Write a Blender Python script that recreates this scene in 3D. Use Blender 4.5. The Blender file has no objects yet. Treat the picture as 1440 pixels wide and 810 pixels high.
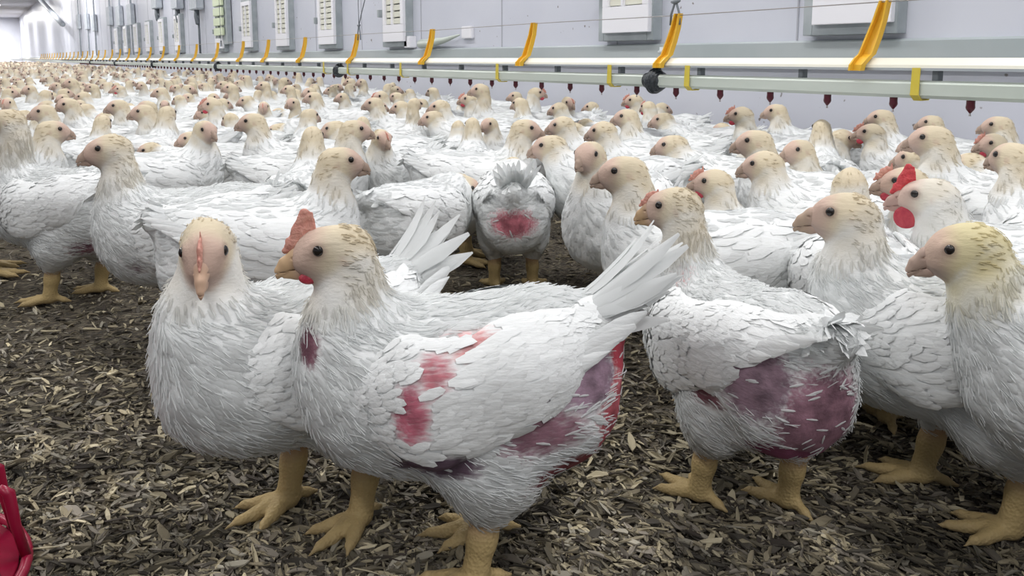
import bpy, math, random
import numpy as np
from mathutils import Vector, Matrix, noise
from mathutils.bvhtree import BVHTree

# ------------------------------------------------------------------ camera, world, light
F = 1150.0; H = 0.56; PITCH = math.radians(8.0)
YAW = math.atan(760.0 / F * math.cos(PITCH))
SHIFT = F * math.tan(PITCH) - 323.0            # pixels
SC = bpy.context.scene
COL = SC.collection
cam = bpy.data.cameras.new('camera'); camo = bpy.data.objects.new('camera', cam); COL.objects.link(camo)
cam.sensor_width = 36.0; cam.lens = F / 1440.0 * 36.0; cam.shift_y = SHIFT / 1440.0
cam.clip_start = 0.05; cam.clip_end = 200
camo.location = (0, 0, H)
camo.rotation_euler = (math.pi / 2 - PITCH, 0, -YAW)
SC.camera = camo
SC.view_settings.view_transform = 'Standard'; SC.view_settings.look = 'None'
SC.view_settings.gamma = 1.0; SC.view_settings.use_curve_mapping = False
SC.view_settings.exposure = 0.0

W = bpy.data.worlds.new('world'); SC.world = W; W.use_nodes = True
W.node_tree.nodes['Background'].inputs[0].default_value = (0.86, 0.9, 1.0, 1)
W.node_tree.nodes['Background'].inputs[1].default_value = 0.30

WALL_X = 2.9; LINE_X = 2.0; CEIL = 3.3; LAMP_W = 41.0; NCHIP = 26000

def area_light(x, y, z, sx, sy, power, col=(1, 0.98, 0.96)):
    l = bpy.data.lights.new('tube_light', 'AREA'); l.shape = 'RECTANGLE'; l.size = sx; l.size_y = sy
    l.energy = power; l.color = col
    o = bpy.data.objects.new('tube_light', l); COL.objects.link(o); o.location = (x, y, z)
    return o
LAMP_Y = [-4, -1.2, 1.6, 4.4, 7.5, 11, 15, 20, 26, 33, 41, 50, 58, 63]  # the farthest lamps are added to brighten the end wall

FW = Vector((math.sin(YAW) * math.cos(PITCH), math.cos(YAW) * math.cos(PITCH), -math.sin(PITCH)))
RT = Vector((math.cos(YAW), -math.sin(YAW), 0)); UP = RT.cross(FW)
def ray(px, py):
    xc = (px - 720.0) / F; yc = (405.0 + SHIFT - py) / F
    return (FW + RT * xc + UP * yc)
def on_height(px, py, h):                    # point where a sight line meets the level h
    d = ray(px, py); t = (h - H) / d.z
    return Vector((0, 0, H)) + d * t
def on_plane_x(px, py, X):
    d = ray(px, py); t = X / d.x
    return Vector((0, 0, H)) + d * t
def line_y(px, X):                           # y along a lengthwise line at x = X seen in column px
    return on_plane_x(px, 82, X).y
def project(p):
    v = Vector(p) - Vector((0, 0, H)); z = v.dot(FW)
    return 720 + F * v.dot(RT) / z, 405 + SHIFT - F * v.dot(UP) / z, z

# ------------------------------------------------------------------ materials
def mat(name, col, rough=0.6, metal=0.0, spec=0.5):
    m = bpy.data.materials.new(name); m.use_nodes = True
    b = m.node_tree.nodes['Principled BSDF']
    b.inputs['Base Color'].default_value = (*col, 1); b.inputs['Roughness'].default_value = rough
    b.inputs['Metallic'].default_value = metal; b.inputs['Specular IOR Level'].default_value = spec
    return m
def N(m, t, **kw):
    n = m.node_tree.nodes.new(t)
    for k, v in kw.items(): setattr(n, k, v)
    return n
def L(m, a, b): m.node_tree.links.new(a, b)
def noisy(name, c1, c2, scale, rough=0.6, bump=0.0, detail=4, stretch=(1, 1, 1), spec=0.5, lo=.35, hi=.65):
    m = mat(name, c1, rough, 0, spec); b = m.node_tree.nodes['Principled BSDF']
    tc = N(m, 'ShaderNodeTexCoord'); mp = N(m, 'ShaderNodeMapping'); mp.inputs['Scale'].default_value = stretch
    L(m, tc.outputs['Object'], mp.inputs[0])
    n = N(m, 'ShaderNodeTexNoise'); n.inputs['Scale'].default_value = scale; n.inputs['Detail'].default_value = detail
    L(m, mp.outputs[0], n.inputs['Vector'])
    r = N(m, 'ShaderNodeValToRGB'); r.color_ramp.elements[0].position = lo; r.color_ramp.elements[1].position = hi
    r.color_ramp.elements[0].color = (*c1, 1); r.color_ramp.elements[1].color = (*c2, 1)
    L(m, n.outputs[0], r.inputs[0]); L(m, r.outputs[0], b.inputs['Base Color'])
    if bump:
        bp = N(m, 'ShaderNodeBump'); bp.inputs['Strength'].default_value = bump; bp.inputs['Distance'].default_value = 0.01
        L(m, n.outputs[0], bp.inputs['Height']); L(m, bp.outputs[0], b.inputs['Normal'])
    return m

def skin_feather_mat(name, bump=0.22):
    """colour from the tint / skin attributes that belong to the bird, streaked by fine noise"""
    m = mat(name, (0.85, 0.86, 0.85), 0.75, 0, 0.2); b = m.node_tree.nodes['Principled BSDF']
    a = N(m, 'ShaderNodeAttribute', attribute_name='tint'); s = N(m, 'ShaderNodeAttribute', attribute_name='skin')
    tc = N(m, 'ShaderNodeTexCoord'); mp = N(m, 'ShaderNodeMapping'); mp.inputs['Scale'].default_value = (70, 260, 260)
    L(m, tc.outputs['Object'], mp.inputs[0])
    n = N(m, 'ShaderNodeTexNoise'); n.inputs['Scale'].default_value = 1.0; n.inputs['Detail'].default_value = 3
    L(m, mp.outputs[0], n.inputs['Vector'])
    ma = N(m, 'ShaderNodeMath', operation='MULTIPLY_ADD'); ma.inputs[1].default_value = 0.9; ma.inputs[2].default_value = -0.45
    L(m, n.outputs[0], ma.inputs[0])
    ad = N(m, 'ShaderNodeMath', operation='ADD'); L(m, s.outputs['Alpha'], ad.inputs[0]); L(m, ma.outputs[0], ad.inputs[1])
    mr = N(m, 'ShaderNodeMapRange'); mr.interpolation_type = 'SMOOTHSTEP'
    mr.inputs['From Min'].default_value = 0.12; mr.inputs['From Max'].default_value = 0.85
    L(m, ad.outputs[0], mr.inputs['Value'])
    mx = N(m, 'ShaderNodeMix', data_type='RGBA'); L(m, mr.outputs[0], mx.inputs[0])
    n2 = N(m, 'ShaderNodeTexNoise'); n2.inputs['Scale'].default_value = 42; n2.inputs['Detail'].default_value = 5
    L(m, tc.outputs['Object'], n2.inputs['Vector'])
    r2 = N(m, 'ShaderNodeMapRange'); r2.inputs['From Min'].default_value = .3; r2.inputs['From Max'].default_value = .7
    r2.inputs['To Min'].default_value = .55; r2.inputs['To Max'].default_value = 1.45; L(m, n2.outputs[0], r2.inputs['Value'])
    vm = N(m, 'ShaderNodeVectorMath', operation='SCALE'); L(m, s.outputs['Color'], vm.inputs[0]); L(m, r2.outputs[0], vm.inputs['Scale'])
    L(m, a.outputs['Color'], mx.inputs[6]); L(m, vm.outputs[0], mx.inputs[7])
    L(m, mx.outputs[2], b.inputs['Base Color'])
    bp = N(m, 'ShaderNodeBump'); bp.inputs['Strength'].default_value = bump; bp.inputs['Distance'].default_value = 0.004
    L(m, n.outputs[0], bp.inputs['Height']); L(m, bp.outputs[0], b.inputs['Normal'])
    return m

M = {}
M['body'] = skin_feather_mat('plumage')
def tint_mat(name, rough=.7, trans=0.0):
    m = mat(name, (.85, .86, .85), rough, 0, .2); b = m.node_tree.nodes['Principled BSDF']
    a = N(m, 'ShaderNodeAttribute', attribute_name='tint'); L(m, a.outputs['Color'], b.inputs['Base Color'])
    if trans:
        t = N(m, 'ShaderNodeBsdfTranslucent'); L(m, a.outputs['Color'], t.inputs[0])
        mx = N(m, 'ShaderNodeMixShader'); mx.inputs[0].default_value = trans
        out = m.node_tree.nodes['Material Output']
        L(m, b.outputs[0], mx.inputs[1]); L(m, t.outputs[0], mx.inputs[2]); L(m, mx.outputs[0], out.inputs[0])
    return m
M['feather'] = tint_mat('feathers', .8, .35)
M['beak'] = tint_mat('beak_horn', .38)
def leg_mat():
    m = tint_mat('scaly_leg_skin', .5); b = m.node_tree.nodes['Principled BSDF']
    tc = N(m, 'ShaderNodeTexCoord'); v = N(m, 'ShaderNodeTexVoronoi'); v.inputs['Scale'].default_value = 260
    L(m, tc.outputs['Object'], v.inputs['Vector'])
    bp = N(m, 'ShaderNodeBump'); bp.inputs['Strength'].default_value = .5; bp.inputs['Distance'].default_value = .002
    L(m, v.outputs['Distance'], bp.inputs['Height']); L(m, bp.outputs[0], b.inputs['Normal'])
    return m
M['leg'] = leg_mat()
M['eye'] = mat('eye_dark', (.012, .009, .008), .12, 0, .6)
M['comb_pink'] = noisy('comb_pink', (.58, .24, .19), (.66, .33, .26), 120, .5, .4)
M['comb_red'] = noisy('comb_red', (.55, .035, .05), (.68, .08, .09), 120, .42, .5)
M['wattle'] = noisy('wattle_red', (.42, .03, .06), (.52, .06, .08), 120, .4, .4)

# ------------------------------------------------------------------ implicit surfaces
def smin(a, b, k):
    h = np.maximum(k - np.abs(a - b), 0) / k
    return np.minimum(a, b) - h * h * k * .25
def ell(P, c, r, pitch=0.0, yaw=0.0):
    x, y, z = P[0] - c[0], P[1] - c[1], P[2] - c[2]
    if yaw:
        cs, sn = math.cos(yaw), math.sin(yaw); x, y = x * cs + y * sn, -x * sn + y * cs
    if pitch:
        cs, sn = math.cos(pitch), math.sin(pitch); x, z = x * cs + z * sn, -x * sn + z * cs
    k0 = np.sqrt((x / r[0]) ** 2 + (y / r[1]) ** 2 + (z / r[2]) ** 2) + 1e-6
    k1 = np.sqrt((x / r[0] ** 2) ** 2 + (y / r[1] ** 2) ** 2 + (z / r[2] ** 2) ** 2) + 1e-6
    return k0 * (k0 - 1) / k1
def cone(P, a, b, ra, rb, ys=1.0):
    ab = [b[i] - a[i] for i in range(3)]; l2 = sum(v * v for v in ab) + 1e-12
    t = np.clip(((P[0] - a[0]) * ab[0] + (P[1] - a[1]) * ab[1] + (P[2] - a[2]) * ab[2]) / l2, 0, 1)
    d = np.sqrt((P[0] - a[0] - t * ab[0]) ** 2 + ((P[1] - a[1] - t * ab[1]) / ys) ** 2 + (P[2] - a[2] - t * ab[2]) ** 2)
    return d - (ra + (rb - ra) * t)
def chain(P, pts, rad, k=0.01, ys=1.0):
    d = None
    for i in range(len(pts) - 1):
        c = cone(P, pts[i], pts[i + 1], rad[i], rad[i + 1], ys)
        d = c if d is None else smin(d, c, k)
    return d
def grid(lo, hi, h):
    ax = [np.arange(lo[i], hi[i] + h, h, dtype=np.float32) for i in range(3)]
    return np.meshgrid(*ax, indexing='ij'), lo, h
def snet(Fv, lo, h):
    """naive surface nets -> verts, quads"""
    s = Fv < 0
    nx, ny, nz = Fv.shape
    cnt = np.zeros((nx - 1, ny - 1, nz - 1), np.float32); acc = np.zeros((nx - 1, ny - 1, nz - 1, 3), np.float32)
    for ax in range(3):
        for u in (0, 1):
            for v in (0, 1):
                off = [0, 0, 0]; o1, o2 = [a for a in range(3) if a != ax]
                off[o1] = u; off[o2] = v
                sl0 = tuple(slice(off[a], off[a] + Fv.shape[a] - 1) for a in range(3))
                off2 = list(off); off2[ax] = 1
                sl1 = tuple(slice(off2[a], off2[a] + Fv.shape[a] - 1) for a in range(3))
                m = s[sl0] != s[sl1]
                a, b = Fv[sl0], Fv[sl1]
                t = np.where(m, a / (a - b + 1e-12), 0)
                cnt += m
                for c in range(3):
                    acc[..., c] += m * (t if c == ax else off[c])
    idx = -np.ones(cnt.shape, np.int64); act = cnt > 0
    I = np.argwhere(act); idx[act] = np.arange(len(I))
    V = (I + acc[act] / cnt[act][:, None]) * h + np.array(lo)
    Q = []
    for ax in range(3):
        o1, o2 = [(1, 2), (2, 0), (0, 1)][ax]
        sl0 = [slice(None)] * 3; sl1 = [slice(None)] * 3
        sl0[ax] = slice(0, -1); sl1[ax] = slice(1, None)
        a = s[tuple(sl0)]; b = s[tuple(sl1)]
        E = np.argwhere(a != b)
        E = E[(E[:, o1] > 0) & (E[:, o2] > 0) & (E[:, o1] < Fv.shape[o1] - 1) & (E[:, o2] < Fv.shape[o2] - 1)]
        if not len(E): continue
        def g(d1, d2):
            e = E.copy(); e[:, o1] -= d1; e[:, o2] -= d2
            return idx[e[:, 0], e[:, 1], e[:, 2]]
        q = np.stack([g(1, 1), g(0, 1), g(0, 0), g(1, 0)], 1)
        fl = ~a[E[:, 0], E[:, 1], E[:, 2]]
        q[fl] = q[fl][:, ::-1]
        Q.append(q)
    Q = np.concatenate(Q); Q = Q[(Q >= 0).all(1)]
    return V, Q

def mk_mesh(name, V, faces, mats, tint=None, skin=None, smooth=True, midx=None):
    me = bpy.data.meshes.new(name)
    if isinstance(faces, np.ndarray):
        n = faces.shape[1]
        me.vertices.add(len(V)); me.vertices.foreach_set('co', np.asarray(V, np.float32).ravel())
        me.loops.add(faces.size); me.loops.foreach_set('vertex_index', faces.ravel().astype(np.int32))
        me.polygons.add(len(faces)); me.polygons.foreach_set('loop_start', np.arange(0, faces.size, n, dtype=np.int32))
        me.update(calc_edges=True)
    else:
        me.from_pydata([tuple(v) for v in V], [], [tuple(f) for f in faces]); me.update()
    for m in mats: me.materials.append(m)
    for nm, dat in (('tint', tint), ('skin', skin)):
        if dat is not None:
            a = me.color_attributes.new(nm, 'FLOAT_COLOR', 'POINT'); a.data.foreach_set('color', np.asarray(dat, np.float32).ravel())
    if midx is not None: me.polygons.foreach_set('material_index', np.asarray(midx, np.int32))
    me.polygons.foreach_set('use_smooth', np.full(len(me.polygons), smooth)); me.update()
    return me
def link(name, me, parent=None, mw=None):
    o = bpy.data.objects.new(name, me); COL.objects.link(o)
    if parent is not None: o.parent = parent
    if mw is not None: o.matrix_local = mw
    return o
def tag(o, label, cat, group=None, kind=None):
    if label: o['label'] = label
    if cat: o['category'] = cat
    if group: o['group'] = group
    if kind: o['kind'] = kind
    return o

# ------------------------------------------------------------------ the chicken
WHITE = np.array((.80, .82, .82)); CREAM = np.array((.66, .575, .42)); FACE = np.array((.58, .41, .35)); GREYT = np.array((.40, .33, .31))
RED = (.42, .10, .12); PINK = (.58, .27, .27); PURPLE = (.26, .13, .17); DARK = (.13, .07, .09)
def sst(x, a, b):
    t = np.clip((x - a) / (b - a), 0, 1); return t * t * (3 - 2 * t)
def fbm(V, sc, seed):
    return np.array([noise.noise(Vector((v[0] * sc + seed, v[1] * sc - seed, v[2] * sc))) for v in V])
def bez(a, b, c, d, n):
    o = []
    for i in range(n + 1):
        t = i / n; o.append(tuple((1 - t) ** 3 * a[k] + 3 * (1 - t) ** 2 * t * b[k] + 3 * (1 - t) * t * t * c[k] + t ** 3 * d[k] for k in range(3)))
    return o

def rotp(p, a, piv=(-.02, 0, .2)):
    x, z = p[0] - piv[0], p[2] - piv[2]; c, s = math.cos(a), math.sin(a)
    return (piv[0] + x * c - z * s, p[1], piv[2] + x * s + z * c)

def cards(surf_V, surf_Q, count, rng, flow, size, colour, skip, lift=.0022, rows=3):
    """small blade feathers laid over a surface; every card is curved onto it"""
    bvh = BVHTree.FromPolygons([Vector(v) for v in surf_V], [tuple(int(i) for i in q) for q in surf_Q])
    A = surf_V[surf_Q[:, 0]]; B = surf_V[surf_Q[:, 1]]; C_ = surf_V[surf_Q[:, 2]]; D = surf_V[surf_Q[:, 3]]
    ar = np.linalg.norm(np.cross(C_ - A, D - B), axis=1); pr = ar / ar.sum()
    pick = rng.choice(len(surf_Q), count, p=pr)
    nr = np.cross(C_ - A, D - B); nr /= np.linalg.norm(nr, axis=1)[:, None] + 1e-9
    VV, FF, TT = [], [], []
    for f in pick:
        u, v = rng.random(2)
        p = A[f] * (1 - u) * (1 - v) + B[f] * u * (1 - v) + C_[f] * u * v + D[f] * (1 - u) * v
        n = Vector(nr[f]); p = Vector(p)
        if skip(p, n, rng): continue
        d = Vector(flow(p)); d = d - n * d.dot(n)
        if d.length < 1e-5: continue
        d.normalize(); d = d + n.cross(d) * rng.normal(0, .18); d.normalize()
        s = n.cross(d); Ln, Wd = size(p, rng)
        base = len(VV)
        ts = [(0, .45, .0006), (.45, 1.0, lift * .5), (.85, .72, lift * .9)] if rows == 3 else [(0, .6, .0006), (.7, 1.0, lift * .8)]
        for t, w, lf in ts:
            q = p + d * Ln * t; hit = bvh.find_nearest(q)
            qq, nn = (hit[0], hit[1]) if hit[0] is not None and (hit[0] - q).length < .02 else (q, n)
            c = qq + nn * (lf + .0004 * rng.random())
            VV += [c - s * Wd * .5 * w, c + nn * .0007, c + s * Wd * .5 * w]
        q = p + d * Ln; hit = bvh.find_nearest(q)
        qq, nn = (hit[0], hit[1]) if hit[0] is not None and (hit[0] - q).length < .02 else (q, n)
        VV.append(qq + nn * lift * rng.uniform(.7, 1.5) + s * rng.normal(0, Wd * .12))
        k = len(ts)
        for r in range(k - 1):
            b0 = base + r * 3; FF += [(b0, b0 + 1, b0 + 4, b0 + 3), (b0 + 1, b0 + 2, b0 + 5, b0 + 4)]
        b0 = base + (k - 1) * 3; tip = base + k * 3
        FF += [(b0, b0 + 1, tip), (b0 + 1, b0 + 2, tip)]
        c = colour(p) * rng.uniform(.965, 1.03)
        TT += [(*np.clip(c, 0, 1), 1)] * (k * 3 + 1)
    return VV, FF, TT

def blade(base, d, side, up, Ln, Wd, curl, rng, seg=5):
    """one long vaned feather"""
    VV, FF = [], []
    prof = [.35, .7, .95, 1.0, .78, .14]
    for i in range(seg + 1):
        t = i / seg; c = base + d * Ln * t + up * curl * Ln * t * t
        w = Wd * .5 * prof[min(i, 5)]
        j = rng.normal(0, Wd * .04)
        VV += [c - side * (w + j) - up * w * .18, c + up * .0012, c + side * (w + j) - up * w * .18]
    for i in range(seg):
        b0 = i * 3; FF += [(b0, b0 + 1, b0 + 4, b0 + 3), (b0 + 1, b0 + 2, b0 + 5, b0 + 4)]
    return VV, FF

HS = .87
def head_sdf(P, hp, R):
    x, y, z = (P[0] - hp[0]) / HS, (P[1] - hp[1]) / HS, (P[2] - hp[2]) / HS
    Q = [R[0][i] * x + R[1][i] * y + R[2][i] * z for i in range(3)]
    d = ell(Q, (.002, 0, .003), (.038, .0245, .028))
    d = smin(d, ell(Q, (.020, 0, -.007), (.026, .0165, .019)), .012)
    d = smin(d, ell(Q, (-.016, 0, -.003), (.032, .0245, .029)), .015)
    for s in (-1, 1):
        d = smin(d, ell(Q, (.013, s * .0185, .009), (.014, .0062, .011)), .006)     # brow and eye socket
    d = smin(d, ell(Q, (.020, 0, -.022), (.014, .009, .009)), .010)
    return d * HS, Q

LIFT = .0011
def build_variant(name, hp=(.138, 0, .365), hyaw=0, hpitch=0, bp=0.0, seed=1, res=.0045, ncards=900, card_L=(.018, .026),
                  patches=(), comb=.6, combmat='comb_pink', wattle=.3, wattlemat='wattle', cream=1.0, tail=.05, tail_up=.2,
                  neck_r=1.0, step=0.0, tailn=9, tail_w=.0165, tail_s=.26, sit=0.0, fluff=0, wing_open=0.0, creamcol=tuple(CREAM), beakcol=(.40, .30, .24)):
    rng = np.random.default_rng(seed)
    hy, hpp = math.radians(hyaw), math.radians(hpitch)
    R = (Matrix.Rotation(hy, 3, 'Z') @ Matrix.Rotation(-hpp, 3, 'Y'))
    b = lambda p: rotp(p, bp)
    # ---- body field
    back = R @ Vector((-1, 0, -.55))
    nb = b((.098, 0, .243)); hb = Vector(hp) + back * .017
    hv = Vector(hp)
    ctrl1 = (nb[0] + .045, 0, nb[2] + .05)
    dn = Vector((-.25, 0, -1)).normalized() * (.35 * (hv - Vector(nb)).length + .01)
    ctrl2 = tuple(hb + dn) if hp[2] > .22 else tuple(hb + back * .03)
    pts = bez(nb, ctrl1, ctrl2, tuple(hb), 7)
    rad = [r * neck_r for r in (.058, .050, .042, .035, .030, .0262, .0235, .0235)]
    lo = (min(-.26, hp[0] - .06), min(-.14, hp[1] - .06), min(.06, hp[2] - .06)); hi = (max(.21, hp[0] + .06), max(.14, hp[1] + .06), max(.36, hp[2] + .05))
    P, lo, h = grid(lo, hi, res)
    d = ell(P, b((-.005, 0, .212)), (.152, .090, .094), bp + .05)
    d = smin(d, ell(P, b((.080, 0, .213)), (.086, .074, .079), bp), .04)
    d = smin(d, ell(P, b((-.088, 0, .200)), (.086, .080, .088), bp), .04)
    d = smin(d, cone(P, b((-.10, 0, .255)), b((-.175, 0, .283)), .050, .020), .05)
    for s in (-1, 1):
        d = smin(d, ell(P, (-.028 + s * step * .4, s * .052, .145), (.052, .038, .058), -.2), .03)
        d = smin(d, cone(P, (-.03 + s * step * .5, s * .050, .13), (-.032 + s * step, s * .048, .092), .034, .019), .02)
    dn_ = chain(P, pts, rad, .02)
    d = smin(d, dn_, .035)
    dh, _ = head_sdf(P, hp, R)
    d = smin(d, dh, .016)
    # soft lumps of plumage
    d = d + .0016 * (np.sin(P[0] * 95 + seed) * np.sin(P[1] * 88 + 2) * np.sin(P[2] * 102 + seed * 2)) + .0016 * np.sin(P[0] * 41 + seed * 3) * np.sin(P[2] * 47) * np.cos(P[1] * 39)
    V, Q = snet(d, lo, h)
    # ---- colour attributes
    def tints(V):
        Pv = [V[:, 0], V[:, 1], V[:, 2]]
        nd = chain(Pv, pts[2:], rad[2:], .01)
        hd, hq = head_sdf(Pv, hp, R)
        tn = np.clip((V[:, 2] - (nb[2] + .02)) / max(.04, hp[2] - nb[2] - .03), 0, 1) if hp[2] > .28 else sst(V[:, 0], .12, .2)
        m = sst(-nd, -.012, .004) * sst(tn, .0, .75) * cream
        m = np.maximum(m, sst(-hd, -.012, .0) * cream)
        m = np.clip(m, 0, 1); T = WHITE[None] * (1 - m[:, None]) + np.array(creamcol)[None] * m[:, None]
        f = sst(-hd, -.01, 0) * sst(hq[0] + .25 * hq[2], .0, .03) * .85
        T = T * (1 - f[:, None]) + FACE[None] * f[:, None]
        g = sst(-hd, -.012, 0) * sst(-hq[2] + .3 * hq[0], .016, .032) * .55          # bare grey throat
        T = T * (1 - g[:, None]) + GREYT[None] * g[:, None]
        for s in (-1, 1):                                                            # dark ring round the eye and ear opening
            ed = np.sqrt((hq[0] - .0145) ** 2 + (hq[1] - s * .024) ** 2 + (hq[2] - .008) ** 2)
            e = sst(-ed, -.0125, -.006) * .55; T = T * (1 - e[:, None]) + np.array((.30, .2, .17))[None] * e[:, None]
            ed = np.sqrt((hq[0] + .012) ** 2 + (hq[1] - s * .026) ** 2 + ((hq[2] + .006) * .7) ** 2)
            e = sst(-ed, -.009, -.003) * .4; T = T * (1 - e[:, None]) + np.array((.45, .25, .22))[None] * e[:, None]
        # browner towards the underside and hock fluff
        low_tint = sst(-V[:, 2], -.15, -.08) * .28
        T = T * (1 - low_tint[:, None]) + np.array((.45, .40, .30))[None] * low_tint[:, None]
        S = np.zeros((len(V), 4)); S[:, :3] = PINK
        best = np.zeros(len(V))
        for (c, r, st, colr) in patches:
            dd = np.sqrt(((V[:, 0] - c[0]) / r[0]) ** 2 + ((V[:, 1] - c[1]) / r[1]) ** 2 + ((V[:, 2] - c[2]) / r[2]) ** 2)
            w = st * (1 - sst(dd, .2, 1.25)); u = w > best
            best = np.where(u, w, best); S[u, :3] = colr
        S[:, 3] = best
        return T, S
    T, S = tints(V)
    body_me = mk_mesh(name + '_body', V, Q, [M['body']], np.c_[T, np.ones(len(T))], S)
    parts = [('body', body_me, None)]
    hpv = Vector(hp)
    def flow(p):
        if (p - hpv).length < .045: return R @ Vector((-1, 0, -.25))
        if hp[2] > .28 and p.z > nb[2] + .055 and p.x > .06: return Vector((-.25, 0, -1))
        if p.x > .05 and p.z > .2: return Vector((-1, 0, -.7))
        return Vector((-1, 0, .15 if p.z > .2 else -.25))
    from mathutils.kdtree import KDTree
    kd = KDTree(len(V))
    for i, v in enumerate(V): kd.insert(v, i)
    kd.balance()
    def col_at(p): return T[kd.find(p)[1]]
    def skip(p, n, rg):
        i = kd.find(p)[1]
        q = R.transposed() @ (p - hpv)
        if (p - hpv).length < .055 and (q.x > -.008 or q.length < .02): return True
        return rg.random() < min(.94, S[i, 3] * 1.25) or p.z < .088
    def size(p, rg):
        hd_ = (p - hpv).length < .055; nk = hp[2] > .28 and p.z > nb[2] + .035 and p.x > .04
        k = .42 if hd_ else (.8 if nk else 1.0)
        Ln = rg.uniform(*card_L) * k; return Ln, Ln * (.26 if hd_ or nk else (.40 if S[kd.find(p)[1], 3] < .35 else .20))
    if ncards:
        fv, ff, ft = cards(V, Q, ncards, rng, flow, size, col_at, skip, LIFT)
        if ncards > 2400:                                   # fine down that softens the outline, thickest low on the belly
            dv, df, dt = cards(V, Q, int(ncards * .9), rng, flow, lambda p, rg: (rg.uniform(.010, .019) * (.5 if (p - hpv).length < .06 else 1), .0011), col_at,
                               lambda p, n, rg: (p - hpv).length < .05 or rg.random() < S[kd.find(p)[1], 3] * 1.1 or (p.z > .17 and rg.random() < .45), .0042)
            o_ = len(fv); fv += dv; ff += [tuple(i + o_ for i in f) for f in df]; ft += dt
        parts.append(('feathers', mk_mesh(name + '_feathers', fv, ff, [M['feather']], ft), 'body'))
    # ---- wings
    for s in (1, -1):
        out = .009 + wing_open
        Pw, wlo, wh = grid((-.21, -.03, .13), (.14, .03, .36), min(res, .005))
        ys = .30
        dw = chain(Pw, [(.088, 0, .228), (.035, 0, .222), (-.05, 0, .247), (-.15, 0, .292)], [.040, .055, .050, .016], .02, ys)
        dw = smin(dw, cone(Pw, (.095, 0, .225), (.06, 0, .262), .024, .028, ys * 1.2), .012)
        dw = dw + .0012 * np.sin(Pw[0] * 120 + seed) * np.sin(Pw[2] * 140 + s)
        WV, WQ = snet(dw, wlo, wh)
        # wrap the flat panel onto the flank
        def wrap(v):
            x, y, z = v
            yy = .080 - .9 * max(0, abs(x) - .03) ** 2 * 2.2 - 8 * max(0, z - .235) ** 2 - max(0, x - .06) * .25 - max(0, -x - .10) * .35
            return rotp((x, s * (yy + out) + y * s, z), bp)
        WV = np.array([wrap(v) for v in WV])
        if s < 0: WQ = WQ[:, ::-1].copy()
        WT = np.tile(np.append(WHITE, 1.0), (len(WV), 1)); _, WS = tints(WV)
        k2 = KDTree(len(WV))
        for i, v in enumerate(WV): k2.insert(v, i)
        k2.balance()
        nrmskip = lambda p, n, rg: (n.y * s < .15) or rg.random() < WS[k2.find(p)[1], 3] * 1.3
        wf = lambda p: Matrix.Rotation(-bp, 3, 'Y') @ Vector((-1, 0, .36 - (p.z < .2) * .25))
        def wsize(p, rg):
            t = min(1, max(0, (.09 - p.x) / .2)); Ln = .020 + .034 * t * rg.uniform(.8, 1.1); return Ln, Ln * (.42 - .12 * t)
        nv = max(40, int(ncards * .16)) if ncards else 0
        VV = [Vector(v) for v in WV]; FF = [tuple(int(i) for i in q) for q in WQ]; TT = [tuple(t) for t in WT]; SS = [tuple(t) for t in WS]
        if nv:
            cv, cf, ct = cards(WV, WQ, nv, rng, wf, wsize, lambda p: WHITE, nrmskip, .0028)
            o = len(VV); VV += cv; FF += [tuple(i + o for i in f) for f in cf]; TT += ct; SS += [(0, 0, 0, 0)] * len(cv)
        # flight feathers along the rear lower edge
        for i in range(9):
            t = i / 8
            bx = .005 - .115 * t; bz = .196 + .072 * t
            bb = Vector(wrap((bx, -.004 + .0015 * (i % 3), bz)))
            dr = (Matrix.Rotation(-bp, 3, 'Y') @ Vector((-1, -s * .10, .24 + .12 * t))).normalized()
            up = Vector((0, s, .15)).normalized(); sd = dr.cross(up).normalized()
            bv, bf = blade(bb, dr, sd, up, .075 + .012 * t, .017, -.08, rng)
            o = len(VV); VV += bv; FF += [tuple(i2 + o for i2 in f) for f in bf]
            c = WHITE * rng.uniform(.94, 1.04); TT += [(*c, 1)] * len(bv); SS += [(0, 0, 0, 0)] * len(bv)
        parts.append(('wing', mk_mesh(name + '_wing', VV, FF, [M['body']], TT, SS), None))
    # ---- tail fan
    VV, FF, TT = [], [], []
    tb = Vector(b((-.160, 0, .288)))
    for layer in range(3 if ncards > 2400 else 2):
        for i in range(tailn):
            a = (i / (tailn - 1) - .5) * 2 if tailn > 1 else 0
            dr = Vector((-1, a * tail_s, tail_up * (1 - .35 * abs(a)) + rng.normal(0, .09) - layer * .07)).normalized()
            dr = Matrix.Rotation(-bp, 3, 'Y') @ dr
            sd = Vector((0, 1, 0)) * (1 - .3 * abs(a)) + Vector((0, 0, -a * .8)); sd = (sd - dr * sd.dot(dr)).normalized(); up = sd.cross(dr) * -1
            if up.z < 0: up = -up
            Ln = tail * rng.uniform(.7, 1.12) * (1 - .18 * layer)
            bv, bf = blade(tb + Vector((.045, a * .02, -.006 * layer - .004 * abs(a))), dr, sd, up, Ln + .04, tail_w, rng.uniform(.0, .22), rng)
            o = len(VV); VV += bv; FF += [tuple(i2 + o for i2 in f) for f in bf]
            c = WHITE * rng.uniform(.95, 1.05); TT += [(*np.clip(c, 0, 1), 1)] * len(bv)
    parts.append(('tail', mk_mesh(name + '_tail', VV, FF, [M['feather']], TT), None))
    # ---- head furniture (head-local meshes placed with the head)
    hm = Matrix.Translation(hp) @ R.to_4x4() @ Matrix.Scale(HS, 4)
    parts.append(('beak', beak_mesh(beakcol), None, hm))
    if comb > 0: parts.append(('comb', comb_mesh(comb, M[combmat]), None, hm))
    if wattle > 0: parts.append(('wattle', wattle_mesh(wattle, M[wattlemat]), None, hm))
    bvh_b = BVHTree.FromPolygons([Vector(v) for v in V], [tuple(int(i) for i in q) for q in Q])
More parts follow.
